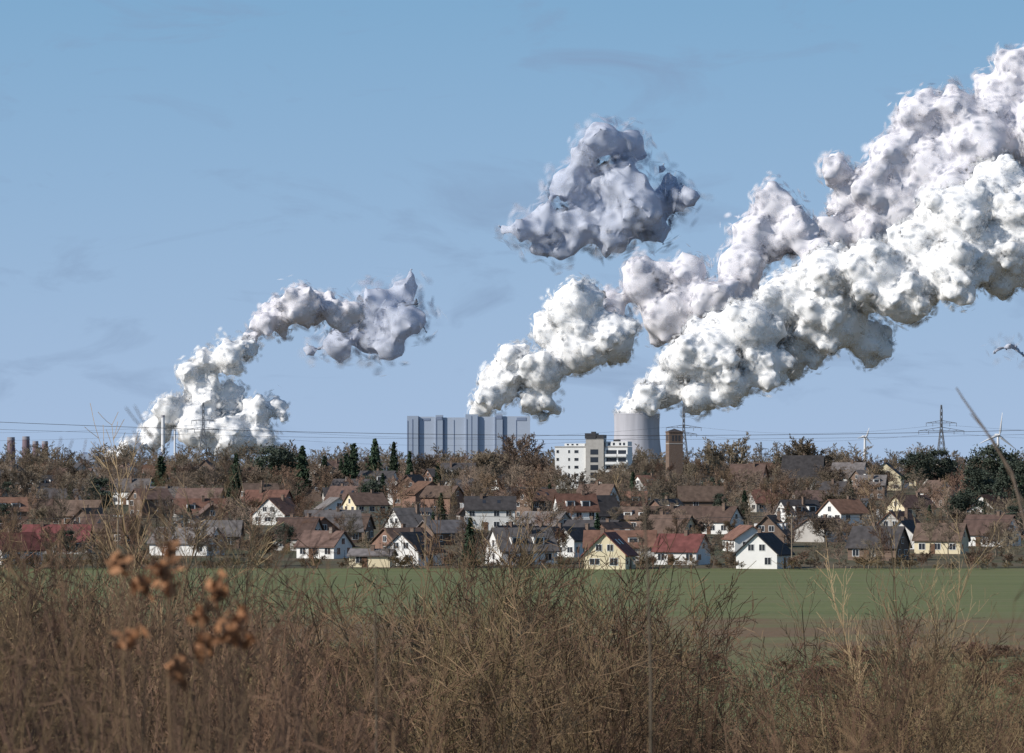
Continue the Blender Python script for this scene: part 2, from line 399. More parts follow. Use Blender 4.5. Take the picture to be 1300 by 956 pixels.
# ---------------------------------------------------------------- white apartment block
D=1880; s=D/F; e=empty('white_apartment_building',(bx(750,D),D,gz(D)),R(-9))
def zz(py): return bz(py,D)-gz(D)
def xx_(px): return (px-750)*s
main=[(xx_(704),xx_(743.8),0,14,-1,zz(567)),(xx_(743.8),xx_(768),.4,14,-1,zz(567)),(xx_(768),xx_(797),0,14,-1,zz(567)),(xx_(716),xx_(742),.6,13,zz(566.2),zz(563)),(xx_(768.6),xx_(797),.6,13,zz(566.2),zz(560.5))]
WH=mat('apartment_white_paint',(.80,.80,.78),.7,.4,.04)
obj('walls',box_mesh('walls',main,WH),parent=e)
obj('stair_tower',box_mesh('stair_tower',[(xx_(744),xx_(767),-1.2,.39,-.9,zz(557)),(xx_(744.2),xx_(766.8),.39,7,zz(566.9),zz(557.2))],M['grey']),parent=e)
obj('roof_plant',box_mesh('roof_plant',[(xx_(743),xx_(757),-1.4,7.2,zz(556.9),zz(550)),(xx_(758),xx_(767),-1.3,7.2,zz(556.9),zz(552)),(xx_(750),xx_(755),1,4,zz(549.9),zz(548)),(xx_(778),xx_(786),2,5,zz(560.4),zz(558))],M['dark']),parent=e)
obj('parapets',box_mesh('parapets',[(xx_(703.5),xx_(743.6),-.15,-.003,zz(568),zz(566.5)),(xx_(767.6),xx_(797.5),-.15,-.003,zz(568),zz(566.5))],M['grey']),parent=e)
fr=[];gl=[]
for f in range(5):
    z1=zz(571.5)-f*3.0
    for px,wd in ((706,3),(721,2.2),(729,5)):
        a=xx_(px);bq=xx_(px+wd); fr.append((a-.08,bq+.08,-.06,-.004,z1-1.2,z1+.08)); gl.append((a,bq,-.08,-.062,z1-1.1,z1))
    gl.append((xx_(750),xx_(760),-1.25,-1.202,z1-1.7,z1+.3))
    gl.append((xx_(770),xx_(783),-.08,-.004,z1-2,z1)); gl.append((xx_(785),xx_(795),-.08,-.004,z1-2,z1))
    for j in range(4): gl.append((xx_(704)-.05,xx_(704)-.003,1.5+j*3.2,3+j*3.2,z1-1.4,z1))
for px in (719,725,731,772,778,786,791): gl.append((xx_(px),xx_(px+2.5),.54,.598,zz(565.3),zz(565.3)+.55 if px<760 else zz(562)))
obj('window_frames',box_mesh('window_frames',fr,M['frame']),parent=e); obj('window_panes',box_mesh('window_panes',gl,M['glass']),parent=e)
bal=[]
for f in range(4):
    z1=zz(571.5)-f*3.0-2.5; bal.append((xx_(769),xx_(783.6),-1.3,-.09,z1,z1+1.0)); bal.append((xx_(784.4),xx_(796),-1.3,-.09,z1,z1+1.0))
obj('balconies',box_mesh('balconies',bal,WH),parent=e)

# ---------------------------------------------------------------- brick tower
D=1800; s=D/F; e=empty('brick_church_tower',(bx(856,D),D,gz(D)),R(12)); ht=bz(549,D)-gz(D); w=9.0*s
obj('shaft',box_mesh('shaft',[(-w,w,-w,w,-1,ht)],M['brick2']),parent=e)
obj('cornice',box_mesh('cornice',[(-w-.2,w+.2,-w-.2,w+.2,ht+.002,ht+.35)],M['brick2']),parent=e)
V=[(-w-.1,-w-.1,ht+.352),(w+.1,-w-.1,ht+.352),(w+.1,w+.1,ht+.352),(-w-.1,w+.1,ht+.352),(0,0,ht+1.4)]
obj('roof',poly_mesh('roof',V,[(0,1,4),(1,2,4),(2,3,4),(3,0,4),(3,2,1,0)],M['r_dark']),parent=e)
op=[]
for u in(-1.2,0,1.2):
    op+=[(u-.35,u+.35,-w-.05,-w-.003,ht-3.2,ht-1),(u-.35,u+.35,w+.003,w+.05,ht-3.2,ht-1),(-w-.05,-w-.003,u-.35,u+.35,ht-3.2,ht-1),(w+.003,w+.05,u-.35,u+.35,ht-3.2,ht-1)]
obj('louvres',box_mesh('louvres',op,M['dark']),parent=e)
obj('string_course',box_mesh('string_course',[(-w-.08,w+.08,-w-.08,w+.08,ht-4.3,ht-4)],M['grey']),parent=e)

# ---------------------------------------------------------------- power station
PD=8000.0; PS=PD/F
pale=mat('hazed_pale_blue_cladding',(.42,.48,.58),.6,.02,.05); pale2=mat('hazed_grey_blue_cladding',(.34,.40,.50),.6,.02,.06); paled=mat('hazed_dark_blue_cladding',(.23,.28,.39),.6,.02,.08)  # blue-grey paint, with distance haze also mixed into these colours
def stn_block(x0,x1,ytop,dy0,dy1,m,nm,e,ref):
    return obj(nm,box_mesh(nm,[((x0-ref)*PS,(x1-ref)*PS,dy0,dy1,-3,bz(ytop,PD)-gz(PD))],m),parent=e)
def power_block(ref,parts,strips):
    e=empty('power_station_building',(bx(ref,PD),PD,gz(PD)),0)
    for (x0,x1,yt,d0,d1,mm,nm) in parts: stn_block(x0,x1,yt,d0,d1,mm,nm,e,ref)
    bs=[((a-ref)*PS,(b_-ref)*PS,d-.6,d-.05,bz(y1,PD)-gz(PD),bz(y0,PD)-gz(PD)) for a,b_,y0,y1,d in strips]
    obj('cladding_bands',box_mesh('cladding_bands',bs,paled),parent=e); return e
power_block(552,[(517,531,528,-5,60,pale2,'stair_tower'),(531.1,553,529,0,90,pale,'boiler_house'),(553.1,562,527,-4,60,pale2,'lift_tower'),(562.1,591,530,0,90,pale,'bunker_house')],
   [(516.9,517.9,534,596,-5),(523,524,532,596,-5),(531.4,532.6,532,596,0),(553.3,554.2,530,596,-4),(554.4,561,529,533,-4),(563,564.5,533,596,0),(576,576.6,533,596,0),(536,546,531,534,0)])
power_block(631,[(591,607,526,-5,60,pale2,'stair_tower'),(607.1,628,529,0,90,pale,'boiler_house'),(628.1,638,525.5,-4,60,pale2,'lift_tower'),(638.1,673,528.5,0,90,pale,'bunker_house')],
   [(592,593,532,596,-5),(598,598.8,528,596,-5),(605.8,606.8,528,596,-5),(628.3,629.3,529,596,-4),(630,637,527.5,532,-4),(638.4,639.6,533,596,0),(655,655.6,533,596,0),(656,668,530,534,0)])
def hyperboloid(name,px,topy,wtop,wth,wbase,zth):
    e=empty(name,(bx(px,PD),PD,gz(PD))); hh=bz(topy,PD)-gz(PD); n=96;rings=40;V=[];Q=[]
    def rad(t):
        if t>zth: return wth+(wtop-wth)*((t-zth)/(1-zth))**2
        return wth+(wbase-wth)*((zth-t)/zth)**1.8
    for k in range(rings+1):
        t=k/rings
        for i in range(n):
            a=2*math.pi*i/n; rr=rad(t)*PS*(1.0+(.004 if i%4==0 else 0)); V.append((rr*math.cos(a),rr*math.sin(a),6+t*(hh-6)))
    nb=len(V)
    for k in range(3):
        for i in range(n):
            a=2*math.pi*i/n; rr=rad(1)*PS*(.975 if k>0 else 1.012); V.append((rr*math.cos(a),rr*math.sin(a),hh+1.2-(k==2)*30))
    for k in range(rings):
        for i in range(n): j=(i+1)%n; Q.append((k*n+i,k*n+j,(k+1)*n+j,(k+1)*n+i))
    top=rings*n
    for i in range(n):
        j=(i+1)%n; Q.append((top+i,top+j,nb+j,nb+i)); Q.append((nb+i,nb+j,nb+n+j,nb+n+i)); Q.append((nb+n+i,nb+n+j,nb+2*n+j,nb+2*n+i))
    m=mat('hazed_tower_concrete',(.45,.45,.49),.9,.03,.12)  # haze in front of the far tower is put into this pale colour
    nt=m.node_tree; nn=[x for x in nt.nodes if x.type=='TEX_NOISE'][0]; tc=[x for x in nt.nodes if x.type=='TEX_COORD'][0]
    mp=nt.nodes.new('ShaderNodeMapping'); mp.inputs['Scale'].default_value=(3,3,.25); nt.links.new(tc.outputs['Object'],mp.inputs[0]); nt.links.new(mp.outputs[0],nn.inputs['Vector'])
    obj('shell',mesh_np('shell',V,Q,m,True),parent=e)
    segs=[]
    for i in range(40):
        a=2*math.pi*i/40; a2=a+.08; r0=wbase*PS
        for q in(-.08,.08): segs.append((r0*1.03*math.cos(a),r0*1.03*math.sin(a),-1,r0*math.cos(a+q),r0*math.sin(a+q),6.3,.6,.6))
    obj('support_columns',seg_mesh('support_columns',segs,m,4),parent=e)
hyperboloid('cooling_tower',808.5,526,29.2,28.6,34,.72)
cm=mat('chimney_brick',(.19,.14,.16),.9,.05,.15); cb=mat('chimney_band',(.28,.27,.30),.9,.05,.1)
for px,ty,w in((14,555,5.2),(33,554,5),(45,560,4),(57,560,4.2)):
    e=empty('industrial_chimney',(bx(px,PD),PD,gz(PD))); hh=bz(ty,PD)-gz(PD); w*=PS
    obj('stack',seg_mesh('stack',[(0,0,-2,0,0,hh*.45,w*1.12,w*1.03),(0,0,hh*.45,0,0,hh*.9,w*1.03,w*.93)],cm,20),parent=e)
    obj('crown',seg_mesh('crown',[(0,0,hh*.9,0,0,hh*.93,w*.99,w*.99),(0,0,hh*.93,0,0,hh,w*.93,w*.93)],cb,20),parent=e)
wm=mat('white_concrete',(.70,.70,.71),.7,.05,.05)
for px,ty,w in((207,527,2.3),(222,545,1.2)):
    e=empty('tall_chimney',(bx(px,PD*.97),PD*.97,gz(PD))); hh=bz(ty,PD*.97)-gz(PD)
    obj('stack',seg_mesh('stack',[(0,0,-2,0,0,hh*.6,w*1.5,w*1.3),(0,0,hh*.6,0,0,hh*.96,w*1.3,w*1.15)],wm,16),parent=e)
    obj('platform',seg_mesh('platform',[(0,0,hh*.96,0,0,hh*.965,w*1.6,w*1.6),(0,0,hh*.965,0,0,hh,w*1.15,w*1.1)],cb,16),parent=e)
e=empty('industrial_hall',(bx(125,7600),7600,gz(7600)))
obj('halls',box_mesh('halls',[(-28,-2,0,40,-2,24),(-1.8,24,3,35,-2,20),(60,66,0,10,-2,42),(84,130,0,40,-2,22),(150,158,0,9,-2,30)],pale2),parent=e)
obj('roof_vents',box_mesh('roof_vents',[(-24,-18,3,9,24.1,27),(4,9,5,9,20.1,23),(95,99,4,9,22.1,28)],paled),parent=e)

# ---------------------------------------------------------------- pylons / wires / turbines / poles
def pylon(px,D,topy,arms,thick=.3,name='electricity_pylon',X=None):
    x=bx(px,D) if X is None else X; e=empty(name,(x,D,gz(D)),R(8)); hh=bz(topy,D)-gz(D); segs=[]
    def half(z): return max(.35,(hh*.085)*(1-z/hh*1.25)) if z<hh*.7 else .6+.0*z if z<hh*.97 else .3
    n=12; lv=[hh*i/n for i in range(n+1)]
    for a,b_ in zip(lv[:-1],lv[1:]):
        ha,hb=half(a),half(b_)
        for sx,sy in((1,1),(1,-1),(-1,-1),(-1,1)): segs.append((sx*ha,sy*ha,a,sx*hb,sy*hb,b_,thick,thick))
        for (p,q) in (((1,1),(1,-1)),((1,-1),(-1,-1)),((-1,-1),(-1,1)),((-1,1),(1,1))):
            segs.append((p[0]*ha,p[1]*ha,a,q[0]*hb,q[1]*hb,b_,thick*.6,thick*.6)); segs.append((q[0]*ha,q[1]*ha,a,p[0]*hb,p[1]*hb,b_,thick*.6,thick*.6))
    obj('lattice_mast',seg_mesh('lattice_mast',segs,M['steel'],4),parent=e)
    s2=[]
    for py,hw in arms:
        z=bz(py,D)-gz(D); wv=hw*D/F
        for s in(-1,1):
            s2.append((0,0,z,s*wv,0,z,thick*.9,thick*.6)); s2.append((0,0,z+wv*.16,s*wv,0,z,thick*.8,thick*.5))
            for k in(.3,.6): s2.append((s*wv*k,0,z,s*wv*(k+.1),0,z+wv*.16*(1-k-.1),thick*.5,thick*.5))
            for k in(.55,.98): s2.append((s*wv*k,0,z,s*wv*k,0,z-2.4,.16,.16))
    obj('cross_arms',seg_mesh('cross_arms',s2,M['steel'],4),parent=e)
pylon(258,3300,511,[(534,15),(545,20),(556,17)],.22)
pylon(868,3600,516,[(543,23),(551,17)],.24)
pylon(1195,3300,514,[(537,20),(547,30)],.24)
pylon(966,4200,561,[(570,10),(577,12)],.24)
def wire(name,pts,r):
    cu=bpy.data.curves.new(name,'CURVE'); cu.dimensions='3D'; cu.bevel_depth=r; cu.bevel_resolution=1; sp=cu.splines.new('POLY'); sp.points.add(len(pts)-1)
    for p,q in zip(sp.points,pts): p.co=(*q,1)
    cu.materials.append(M['wire']); return obj(name,cu)
def span(name,a,b_,sag,r,n=40):
    a=Vector(a);b_=Vector(b_); wire(name,[tuple(a.lerp(b_,i/n)-Vector((0,0,4*sag*(i/n)*(1-i/n)))) for i in range(n+1)],r)
DW=520
pylon(0,DW,510,[(524,45)],.1,X=-85); pylon(0,DW,508,[(533,45)],.1,X=85)
span('power_line',(-85,DW,bz(517,DW)),(85,DW,bz(533,DW)),2.3,.028)
span('power_line',(-85,DW+3,bz(530,DW)),(85,DW+3,bz(540,DW)),1.9,.016)
for dz in(537,547):
    span('power_line',(bx(-500,3300),3300,bz(dz-12,3300)),(bx(258,3300),3300,bz(dz+2,3300)),9,.06)
    span('power_line',(bx(1195,3300),3300,bz(dz+2,3300)),(bx(1800,3300),3300,bz(dz,3300)),7,.06)
    span('power_line',(bx(868,3600),3600,bz(dz+3,3600)),(bx(1195,3300),3300,bz(dz+2,3300)),6,.06)
    span('power_line',(bx(258,3300),3300,bz(dz+2,3300)),(bx(868,3600),3600,bz(dz+3,3600)),9,.06)
def turbine(px,hy,D,rpx,angs,yaw=0.3):
    s=D/F; e=empty('wind_turbine',(bx(px,D),D,gz(D)),yaw); hh=bz(hy,D)-gz(D)
    obj('tower',seg_mesh('tower',[(0,0,-1,0,0,hh,1.9,1.1)],wm,14),parent=e)
    obj('nacelle',box_mesh('nacelle',[(-1.4,1.4,-2.5,5,hh-.2,hh+2.6)],wm),parent=e)
    obj('hub',seg_mesh('hub',[(0,-4.2,hh+1.2,0,-2.5,hh+1.2,.5,1.3)],wm,12),parent=e)
    for i in range(3):
        a=R(angs+120*i); Lb=rpx*s; dx,dz=math.sin(a),math.cos(a); px_,pz=math.cos(a),-math.sin(a)
        V=[];
        for t,c in((.02,.8),(.15,1.9),(.5,1.3),(1,.3)):
            cx,cz=dx*Lb*t,hh+1.2+dz*Lb*t
            V+=[(cx-px_*c*.4,-3.3,cz-pz*c*.4),(cx+px_*c*1,-3.0,cz+pz*c*1),(cx+px_*c*.3,-3.7,cz+pz*c*.3)]
        Q=[]
        for k in range(3):
            for q in range(3): r_=(q+1)%3; Q.append((k*3+q,k*3+r_,k*3+3+r_,k*3+3+q))
        obj('blade_%d'%(i+1),mesh_np('blade',V,Q,wm),parent=e)
turbine(1267,554,4800,29,8); turbine(1098,556,5200,12,20)
def pole(px,D,topy):
    e=empty('utility_pole',(bx(px,D),D,gz(D))); hh=bz(topy,D)-gz(D)
    obj('post',seg_mesh('post',[(0,0,-.5,0,0,hh,.15,.1)],M['wood'],8),parent=e)
    obj('crossarm',box_mesh('crossarm',[(-.9,.9,-.25,-.16,hh-.7,hh-.55)],M['wood']),parent=e)
    obj('insulators',box_mesh('insulators',[(u-.05,u+.05,-.25,-.16,hh-.55,hh-.35) for u in(-.8,-.3,.3,.8)],M['frame']),parent=e); return (bx(px,D),D,gz(D)+hh-.35)
pts=[pole(-150,932,652),pole(150,932,652),pole(540,932,650),pole(1005,932,652),pole(1500,932,652)]
for a,b_ in zip(pts[:-1],pts[1:]):
    for dx in(-.8,.8): span('overhead_wire',(a[0]+dx,a[1],a[2]),(b_[0]+dx,b_[1],b_[2]),.8,.022,16)

# ---------------------------------------------------------------- village trees
def T(kind,px,topy,D,sx=1.0):
    put_tree(kind,px,D,bz(topy,D)-gz(D),sx)
for px,ty,sx,D in ((655,548,.95,1850),(926,547,1.05,1830),(1028,550,1.1,1880),(606,566,1.1,1800),(545,572,1.0,1850),(682,572,1,1780),(1080,574,1.1,1850),(820,582,1.0,1780),(885,572,1,1850),(1060,588,1.2,1700),(575,588,1.1,1700),(20,590,1.2,1700),
    (150,588,1.2,1750),(100,590,1.2,1800),(240,585,1.2,1700),(270,590,1.2,1650),(330,590,1.1,1600),(420,590,1.2,1650),(985,590,1.2,1750),(1115,590,1.1,1700),(1250,590,1.2,1600),(730,594,1.0,1700),(760,591,1.1,1740),(795,588,1.0,1760),(705,590,1.0,1760),(780,600,1.0,1650),(840,605,1.1,1500),(870,610,1.1,1450),(1060,620,1.2,1300),(1090,625,1.2,1250),(850,625,1.2,1350),(620,640,1.2,1250),(60,640,1.2,1200),(300,630,1.2,1250),
    (830,640,1.2,1150),(880,648,1.2,1100),(1050,650,1.2,1080),(1100,655,1.1,1060),(1225,640,1.2,1100),(1265,660,1.1,1020),(610,668,1.1,1040),(180,660,1.1,1080),(20,660,1.2,1060)):
    T('round',px,ty,D,sx)
for px,ty,D,sx in ((449,562,1700,1.1),(476,556,1750,.9),(500,560,1760,.9),(384,565,1650,1.1),(300,575,1600,1.1),(486,600,1500,.9),(440,575,1650,1),(347,575,1700,1.2),(412,578,1700,1),(204,578,1500,1.3),(945,622,1300,1),(520,572,1800,.8),(1110,660,1150,.9),(1180,640,1150,.9),(640,690,990,.9),(560,625,1350,1),(90,615,1400,1),(240,640,1200,1),(740,640,1250,1),(1000,640,1250,.9)):
    T('conif',px,ty,D,sx)
for px,ty,D,sx in ((352,562,1700,1.1),(1165,570,1750,1.1),(1192,568,1760,1.1),(1262,560,1500,1.1),(1240,590,1400,1.2),(1290,580,1350,1.1),(1225,620,1200,1.1),(1290,640,1150,1.2),(10,610,1500,1.0),(915,625,1350,1)):
    T('pine',px,ty,D,sx)
for px,h in ((-20,7),(18,8),(125,8),(165,6.5),(282,8),(352,6),(497,6),(585,8),(620,7),(662,5.5),(815,7),(905,8),(925,7.5),(1035,8),(1062,8.5),(1105,8),(1240,8),(1280,8.5),(1330,8)):
    put_tree('bare',px+random.uniform(-4,4),random.uniform(928,946),h*random.uniform(.7,.95),random.uniform(1.0,1.3))
rt=random.Random(5)
for i in range(780):
    D=930+1230*rt.random()**.9; px=rt.uniform(-170,1470)
    x=bx(px,D)
    if any((abs(a-x)<6 and -10<(bb-D)<6) or (abs(a-x)<5 and 0<bb-D<22 and rt.random()<.6) for a,bb in placed): continue
    k=rt.choices(['bare','leaf','conif','pine','yel'],[.81,.05,.05,.035,.055])[0]
    if D>1780 and 690<px<880: continue
    h=rt.uniform(5.5,10) if D<1300 else rt.uniform(7.5,13.5)
    if k=='leaf': h*=.75
    put_tree(k,px,D,h,rt.uniform(.9,1.25))
base_parts=[seg_arrays(bare_tree(200+i,rt.uniform(11,16),.08,1.15,.7)) for i in range(8)]; allp=[]
for i in range(330):
    V,Q=base_parts[i%8]; D=rt.uniform(2120,2500); px=rt.uniform(-200,1500); a=rt.uniform(0,6.28); s_=rt.uniform(.7,1.15)
    Rm=np.array([[math.cos(a),-math.sin(a),0],[math.sin(a),math.cos(a),0],[0,0,1]]); allp.append(((V@Rm.T)*s_+np.array([bx(px,D),D,gz(D)]),Q))
V,Q=combine(allp); obj('distant_trees',mesh_np('distant_trees',V,Q,M['bark']))
rg=np.random.default_rng(3); C=[]
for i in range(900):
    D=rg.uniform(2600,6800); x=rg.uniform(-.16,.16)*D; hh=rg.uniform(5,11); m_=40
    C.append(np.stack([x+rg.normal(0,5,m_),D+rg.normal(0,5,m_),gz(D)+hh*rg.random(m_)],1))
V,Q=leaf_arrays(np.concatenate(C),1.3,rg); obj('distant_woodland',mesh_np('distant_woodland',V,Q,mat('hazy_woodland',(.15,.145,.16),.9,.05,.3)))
vs=[seg_mesh('garden_shrub_mesh',bare_tree(300+i,4,.03,1.3,.9),random.choice([M['bark'],M['bark_red'],M['shrub2']])) for i in range(4)]
for i in range(250):
    D=rt.uniform(924,942) if i<170 else rt.uniform(950,1200); px=rt.uniform(-100,1400); x=bx(px,D)
    if any((abs(a-x)<4 and abs(bb-D)<4) for a,bb in placed): continue
    s_=rt.uniform(.3,.7); obj('garden_shrub',rt.choice(vs),(x,D,gz(D)),rt.uniform(0,6),(s_*1.5,s_*1.5,s_))

# ---------------------------------------------------------------- foreground shrubs
fs=[]
for i in range(9): fs.append(seg_mesh('shrub_mesh',shrub(400+i,5.6,12 if i<6 else 7,.0065,38,1.5 if i<6 else 1.2),M['shrub'] if i%3 else M['shrub2']))
FT={me.name:mtop(me,98) for me in fs}
rs=random.Random(11)
def top_profile(px):
    return float(np.interp(px,[-200,0,60,130,200,300,350,400,460,500,540,580,640,700,760,830,880,930,1000,1080,1150,1200,1250,1300,1500],
                              [695,700,700,718,738,745,760,785,800,785,745,712,680,698,725,745,780,835,850,830,765,780,805,795,790]))
def put_shrub(px,D,h,wmin=.8):
    me=rs.choice(fs); sz=h/FT[me.name]; sw=max(wmin,min(sz*1.1,1.15))
    obj('bare_shrub',me,(bx(px,D),D,gz(D)),rs.uniform(0,6.28),(sw,sw,sz))
n=0
for i in range(270):
    D=rs.uniform(70,165); px=rs.uniform(-150,1450)
    dens=float(np.interp(px,[-200,330,400,500,560,860,910,1050,1150,1300],[1,.95,.5,.55,.9,.75,.35,.4,.6,.5]))
    if rs.random()>dens: continue
    h=bz(top_profile(px)+rs.expovariate(1/36.),D)-gz(D)
    if h<1.0: continue
    put_shrub(px,D,h); n+=1
for i in range(150):
    D=rs.uniform(150,290); px=rs.uniform(-150,1450); h=rs.uniform(1.8,4.0)
    top=590+(20-gz(D)-h)*F/D
    lim=float(np.interp(px,[0,360,420,500,560,860,920,1300],[750,770,830,830,775,790,865,865]))
    if top<lim: continue
    put_shrub(px,D,h,.5)
bs_=[seg_mesh('bramble_mesh',bare_tree(700+i,2.2,.018,1.5,.9),M['bramble']) for i in range(3)]
for i in range(420):
    D=rs.uniform(425,512)+rs.gauss(0,5); px=rs.uniform(-100,1400)
    if math.sin(px*.011+1.3)+math.sin(px*.031)<-.9: continue
    s_=rs.uniform(.4,.9); obj('bramble_bush',rs.choice(bs_),(bx(px,D),D,gz(D)),rs.uniform(0,6),(s_*1.8,s_*1.8,s_*.7))
rgg=np.random.default_rng(8); ng=60000
gy=rgg.uniform(120,345,ng); gx_=rgg.uniform(-1,1,ng)*gy*.125; gzv=np.interp(gy,_ty,_tz)
hh=rgg.uniform(.2,.8,ng); dx=rgg.normal(0,.22,ng); dy=rgg.normal(0,.2,ng); ww=.02
A=np.stack([gx_-ww,gy,gzv-.3],1);B_=np.stack([gx_+ww,gy,gzv-.3],1);C_=np.stack([gx_+dx+.004,gy+dy,gzv+hh],1);D_=np.stack([gx_+dx-.004,gy+dy,gzv+hh],1)
obj('dry_grass',mesh_np('dry_grass',np.stack([A,B_,C_,D_],1).reshape(-1,3),np.arange(4*ng).reshape(-1,4),mat('dry_grass_blades',(.15,.11,.055),.9,.08,.5)))
ys_=[seg_mesh('sapling_mesh',poplar_tree(500+i,8,.0075,.0055),M['bark_yel']) for i in range(3)]
YT={me.name:mtop(me) for me in ys_}
for px,ty,D in((203,512,130),(190,600,125),(285,610,135),(318,570,140),(1150,612,125),(1175,650,130),(1065,690,130),(1135,680,122),(640,625,140),(1225,700,128),(40,640,128),(1160,700,120),(340,640,132),(600,660,135)):
    me=rs.choice(ys_); s_=(bz(ty,D)-gz(D))/YT[me.name]; obj('sapling_tree',me,(bx(px,D),D,gz(D)),rs.uniform(0,6),(s_*.9,s_*.9,s_))
nw=[seg_mesh('dry_weed_mesh',shrub(600+i,2.0,8,.0018,24,1.3,.006),M['shrub'] if i%2 else M['dryleaf']) for i in range(4)]
NT={me.name:mtop(me,98) for me in nw}
for i in range(44):
    D=rs.uniform(9,26); px=rs.uniform(-60,380) if i<32 else rs.uniform(400,1330); ty=rs.uniform(665,800) if px<400 else rs.uniform(830,920)
    me=rs.choice(nw); s_=(bz(ty,D)-gz(D))/NT[me.name]
    obj('dry_weed',me,(bx(px,D),D,gz(D)),rs.uniform(0,6),(s_*.62,s_*.62,s_))
e=empty('dried_seed_head_plant',(bx(230,7),7,gz(7)))
heads=[(200,722,26),(180,742,18),(215,700,14),(275,748,20),(268,775,18),(293,800,24),(305,780,15),(165,812,20),(262,812,15),(225,850,20),(160,715,12),(208,745,18),(250,830,16),(310,815,14)]
C=[];segs=[]; rg=np.random.default_rng(9)
for hx,hy,hr in heads:
    c=np.array([bx(hx,7)-bx(230,7),rg.uniform(-.15,.15),bz(hy,7)-gz(7)]); rr=hr/F*7
    m_=int(hr*1.7); C.append(c+rg.normal(0,.38,(m_,3))*rr)
    p0=np.array([c[0]*.25+rg.normal(0,.02),0,-.1]); prev=p0
    for k in range(1,9):
        t=k/8; q=p0*(1-t)+c*t+np.array([math.sin(t*3.1)*.02,0,0]); segs.append((*prev,*q,.0022-.001*t,.002-.001*t)); prev=q
lv=leaf_arrays(np.concatenate(C),.0105,rg)
obj('seed_heads',mesh_np('seed_heads',*lv,M['orangeleaf']),parent=e); obj('stems',seg_mesh('stems',segs,M['dryleaf'],5),parent=e)
def twig(px0,pts,D,r):
    e=empty('bare_twig',(bx(px0,D),D,gz(D))); P=[np.array([0,0,-.1])]
    for px,py in pts: P.append(np.array([bx(px,D)-bx(px0,D),0,bz(py,D)-gz(D)]))
    sg=[(*P[i],*P[i+1],r*(1-.8*i/len(P)),r*(1-.8*(i+1)/len(P))) for i in range(len(P)-1)]
    obj('stem',seg_mesh('stem',sg,M['bark'],6),parent=e)
twig(825,[(826,860),(822,720),(818,650),(814,595)],12,.004)
twig(1330,[(1310,700),(1285,600),(1250,545),(1222,505),(1214,492)],12,.0045)
twig(1330,[(1318,700),(1300,640),(1262,560),(1232,525)],12.2,.0035)
twig(478,[(478,860),(476,800),(479,730)],14,.004)

# ---------------------------------------------------------------- steam plumes
bm=bmesh.new(); bmesh.ops.create_icosphere(bm,subdivisions=2,radius=1); bm.verts.ensure_lookup_table()
IV=np.array([v.co[:] for v in bm.verts]); IT=np.array([[v.index for v in f.verts] for f in bm.faces]); bm.free()
def steam_mat(name,c,trans,soft=None,nsc=.05):
    m=bpy.data.materials.new(name); m.use_nodes=True; nt=m.node_tree;N=nt.nodes;L=nt.links; N.clear()
    out=N.new('ShaderNodeOutputMaterial'); df=N.new('ShaderNodeBsdfDiffuse'); tl=N.new('ShaderNodeBsdfTranslucent'); mx=N.new('ShaderNodeMixShader')
    df.inputs[0].default_value=(*c,1); tl.inputs[0].default_value=(*c,1); mx.inputs[0].default_value=trans
    L.new(df.outputs[0],mx.inputs[1]); L.new(tl.outputs[0],mx.inputs[2]); res=mx.outputs[0]
    if soft:
        tc=N.new('ShaderNodeTexCoord'); sb=N.new('ShaderNodeVectorMath'); sb.operation='DISTANCE'; sb.inputs[1].default_value=(.5,.5,0); L.new(tc.outputs['UV'],sb.inputs[0])
        mr=N.new('ShaderNodeMapRange'); mr.interpolation_type='SMOOTHSTEP'; mr.inputs[1].default_value=.5; mr.inputs[2].default_value=.05; mr.inputs[3].default_value=0; mr.inputs[4].default_value=soft; L.new(sb.outputs['Value'],mr.inputs[0])
        no=N.new('ShaderNodeTexNoise'); no.inputs['Scale'].default_value=nsc; no.inputs['Detail'].default_value=5; no.inputs['Roughness'].default_value=.55; L.new(tc.outputs['Object'],no.inputs['Vector'])
        m2=N.new('ShaderNodeMapRange'); m2.inputs[1].default_value=.35; m2.inputs[2].default_value=.6; m2.inputs[3].default_value=.4; m2.inputs[4].default_value=1; L.new(no.outputs['Fac'],m2.inputs[0])
        mu=N.new('ShaderNodeMath'); mu.operation='MULTIPLY'; L.new(mr.outputs[0],mu.inputs[0]); L.new(m2.outputs[0],mu.inputs[1])
        tp=N.new('ShaderNodeBsdfTransparent'); ms=N.new('ShaderNodeMixShader'); L.new(mu.outputs[0],ms.inputs[0]); L.new(tp.outputs[0],ms.inputs[1]); L.new(res,ms.inputs[2]); res=ms.outputs[0]
    L.new(res,out.inputs[0]); return m
def puff_mesh(name,P,SN,size,jit,rng,m):
    n=len(P); nr=SN+rng.normal(0,jit,(n,3)); nr/=np.linalg.norm(nr,axis=1,keepdims=True)
    flip=(nr*SN).sum(1)<0; nr[flip]*=-1
    a=np.cross(nr,rng.normal(size=(n,3))); a/=np.maximum(np.linalg.norm(a,axis=1,keepdims=True),1e-6); b_=np.cross(nr,a); s=size[:,None]
    V=np.stack([P-a*s-b_*s,P+a*s-b_*s,P+a*s+b_*s,P-a*s+b_*s],1).reshape(-1,3)
    me=mesh_np(name,V,np.arange(4*n).reshape(-1,4),m,True)
    uv=me.uv_layers.new(name='UVMap'); uv.data.foreach_set('uv',np.tile(np.array([0,0,1,0,1,1,0,1],dtype=np.float32),n))
    me.normals_split_custom_set_from_vertices(np.repeat(SN,4,axis=0).tolist())
    return me
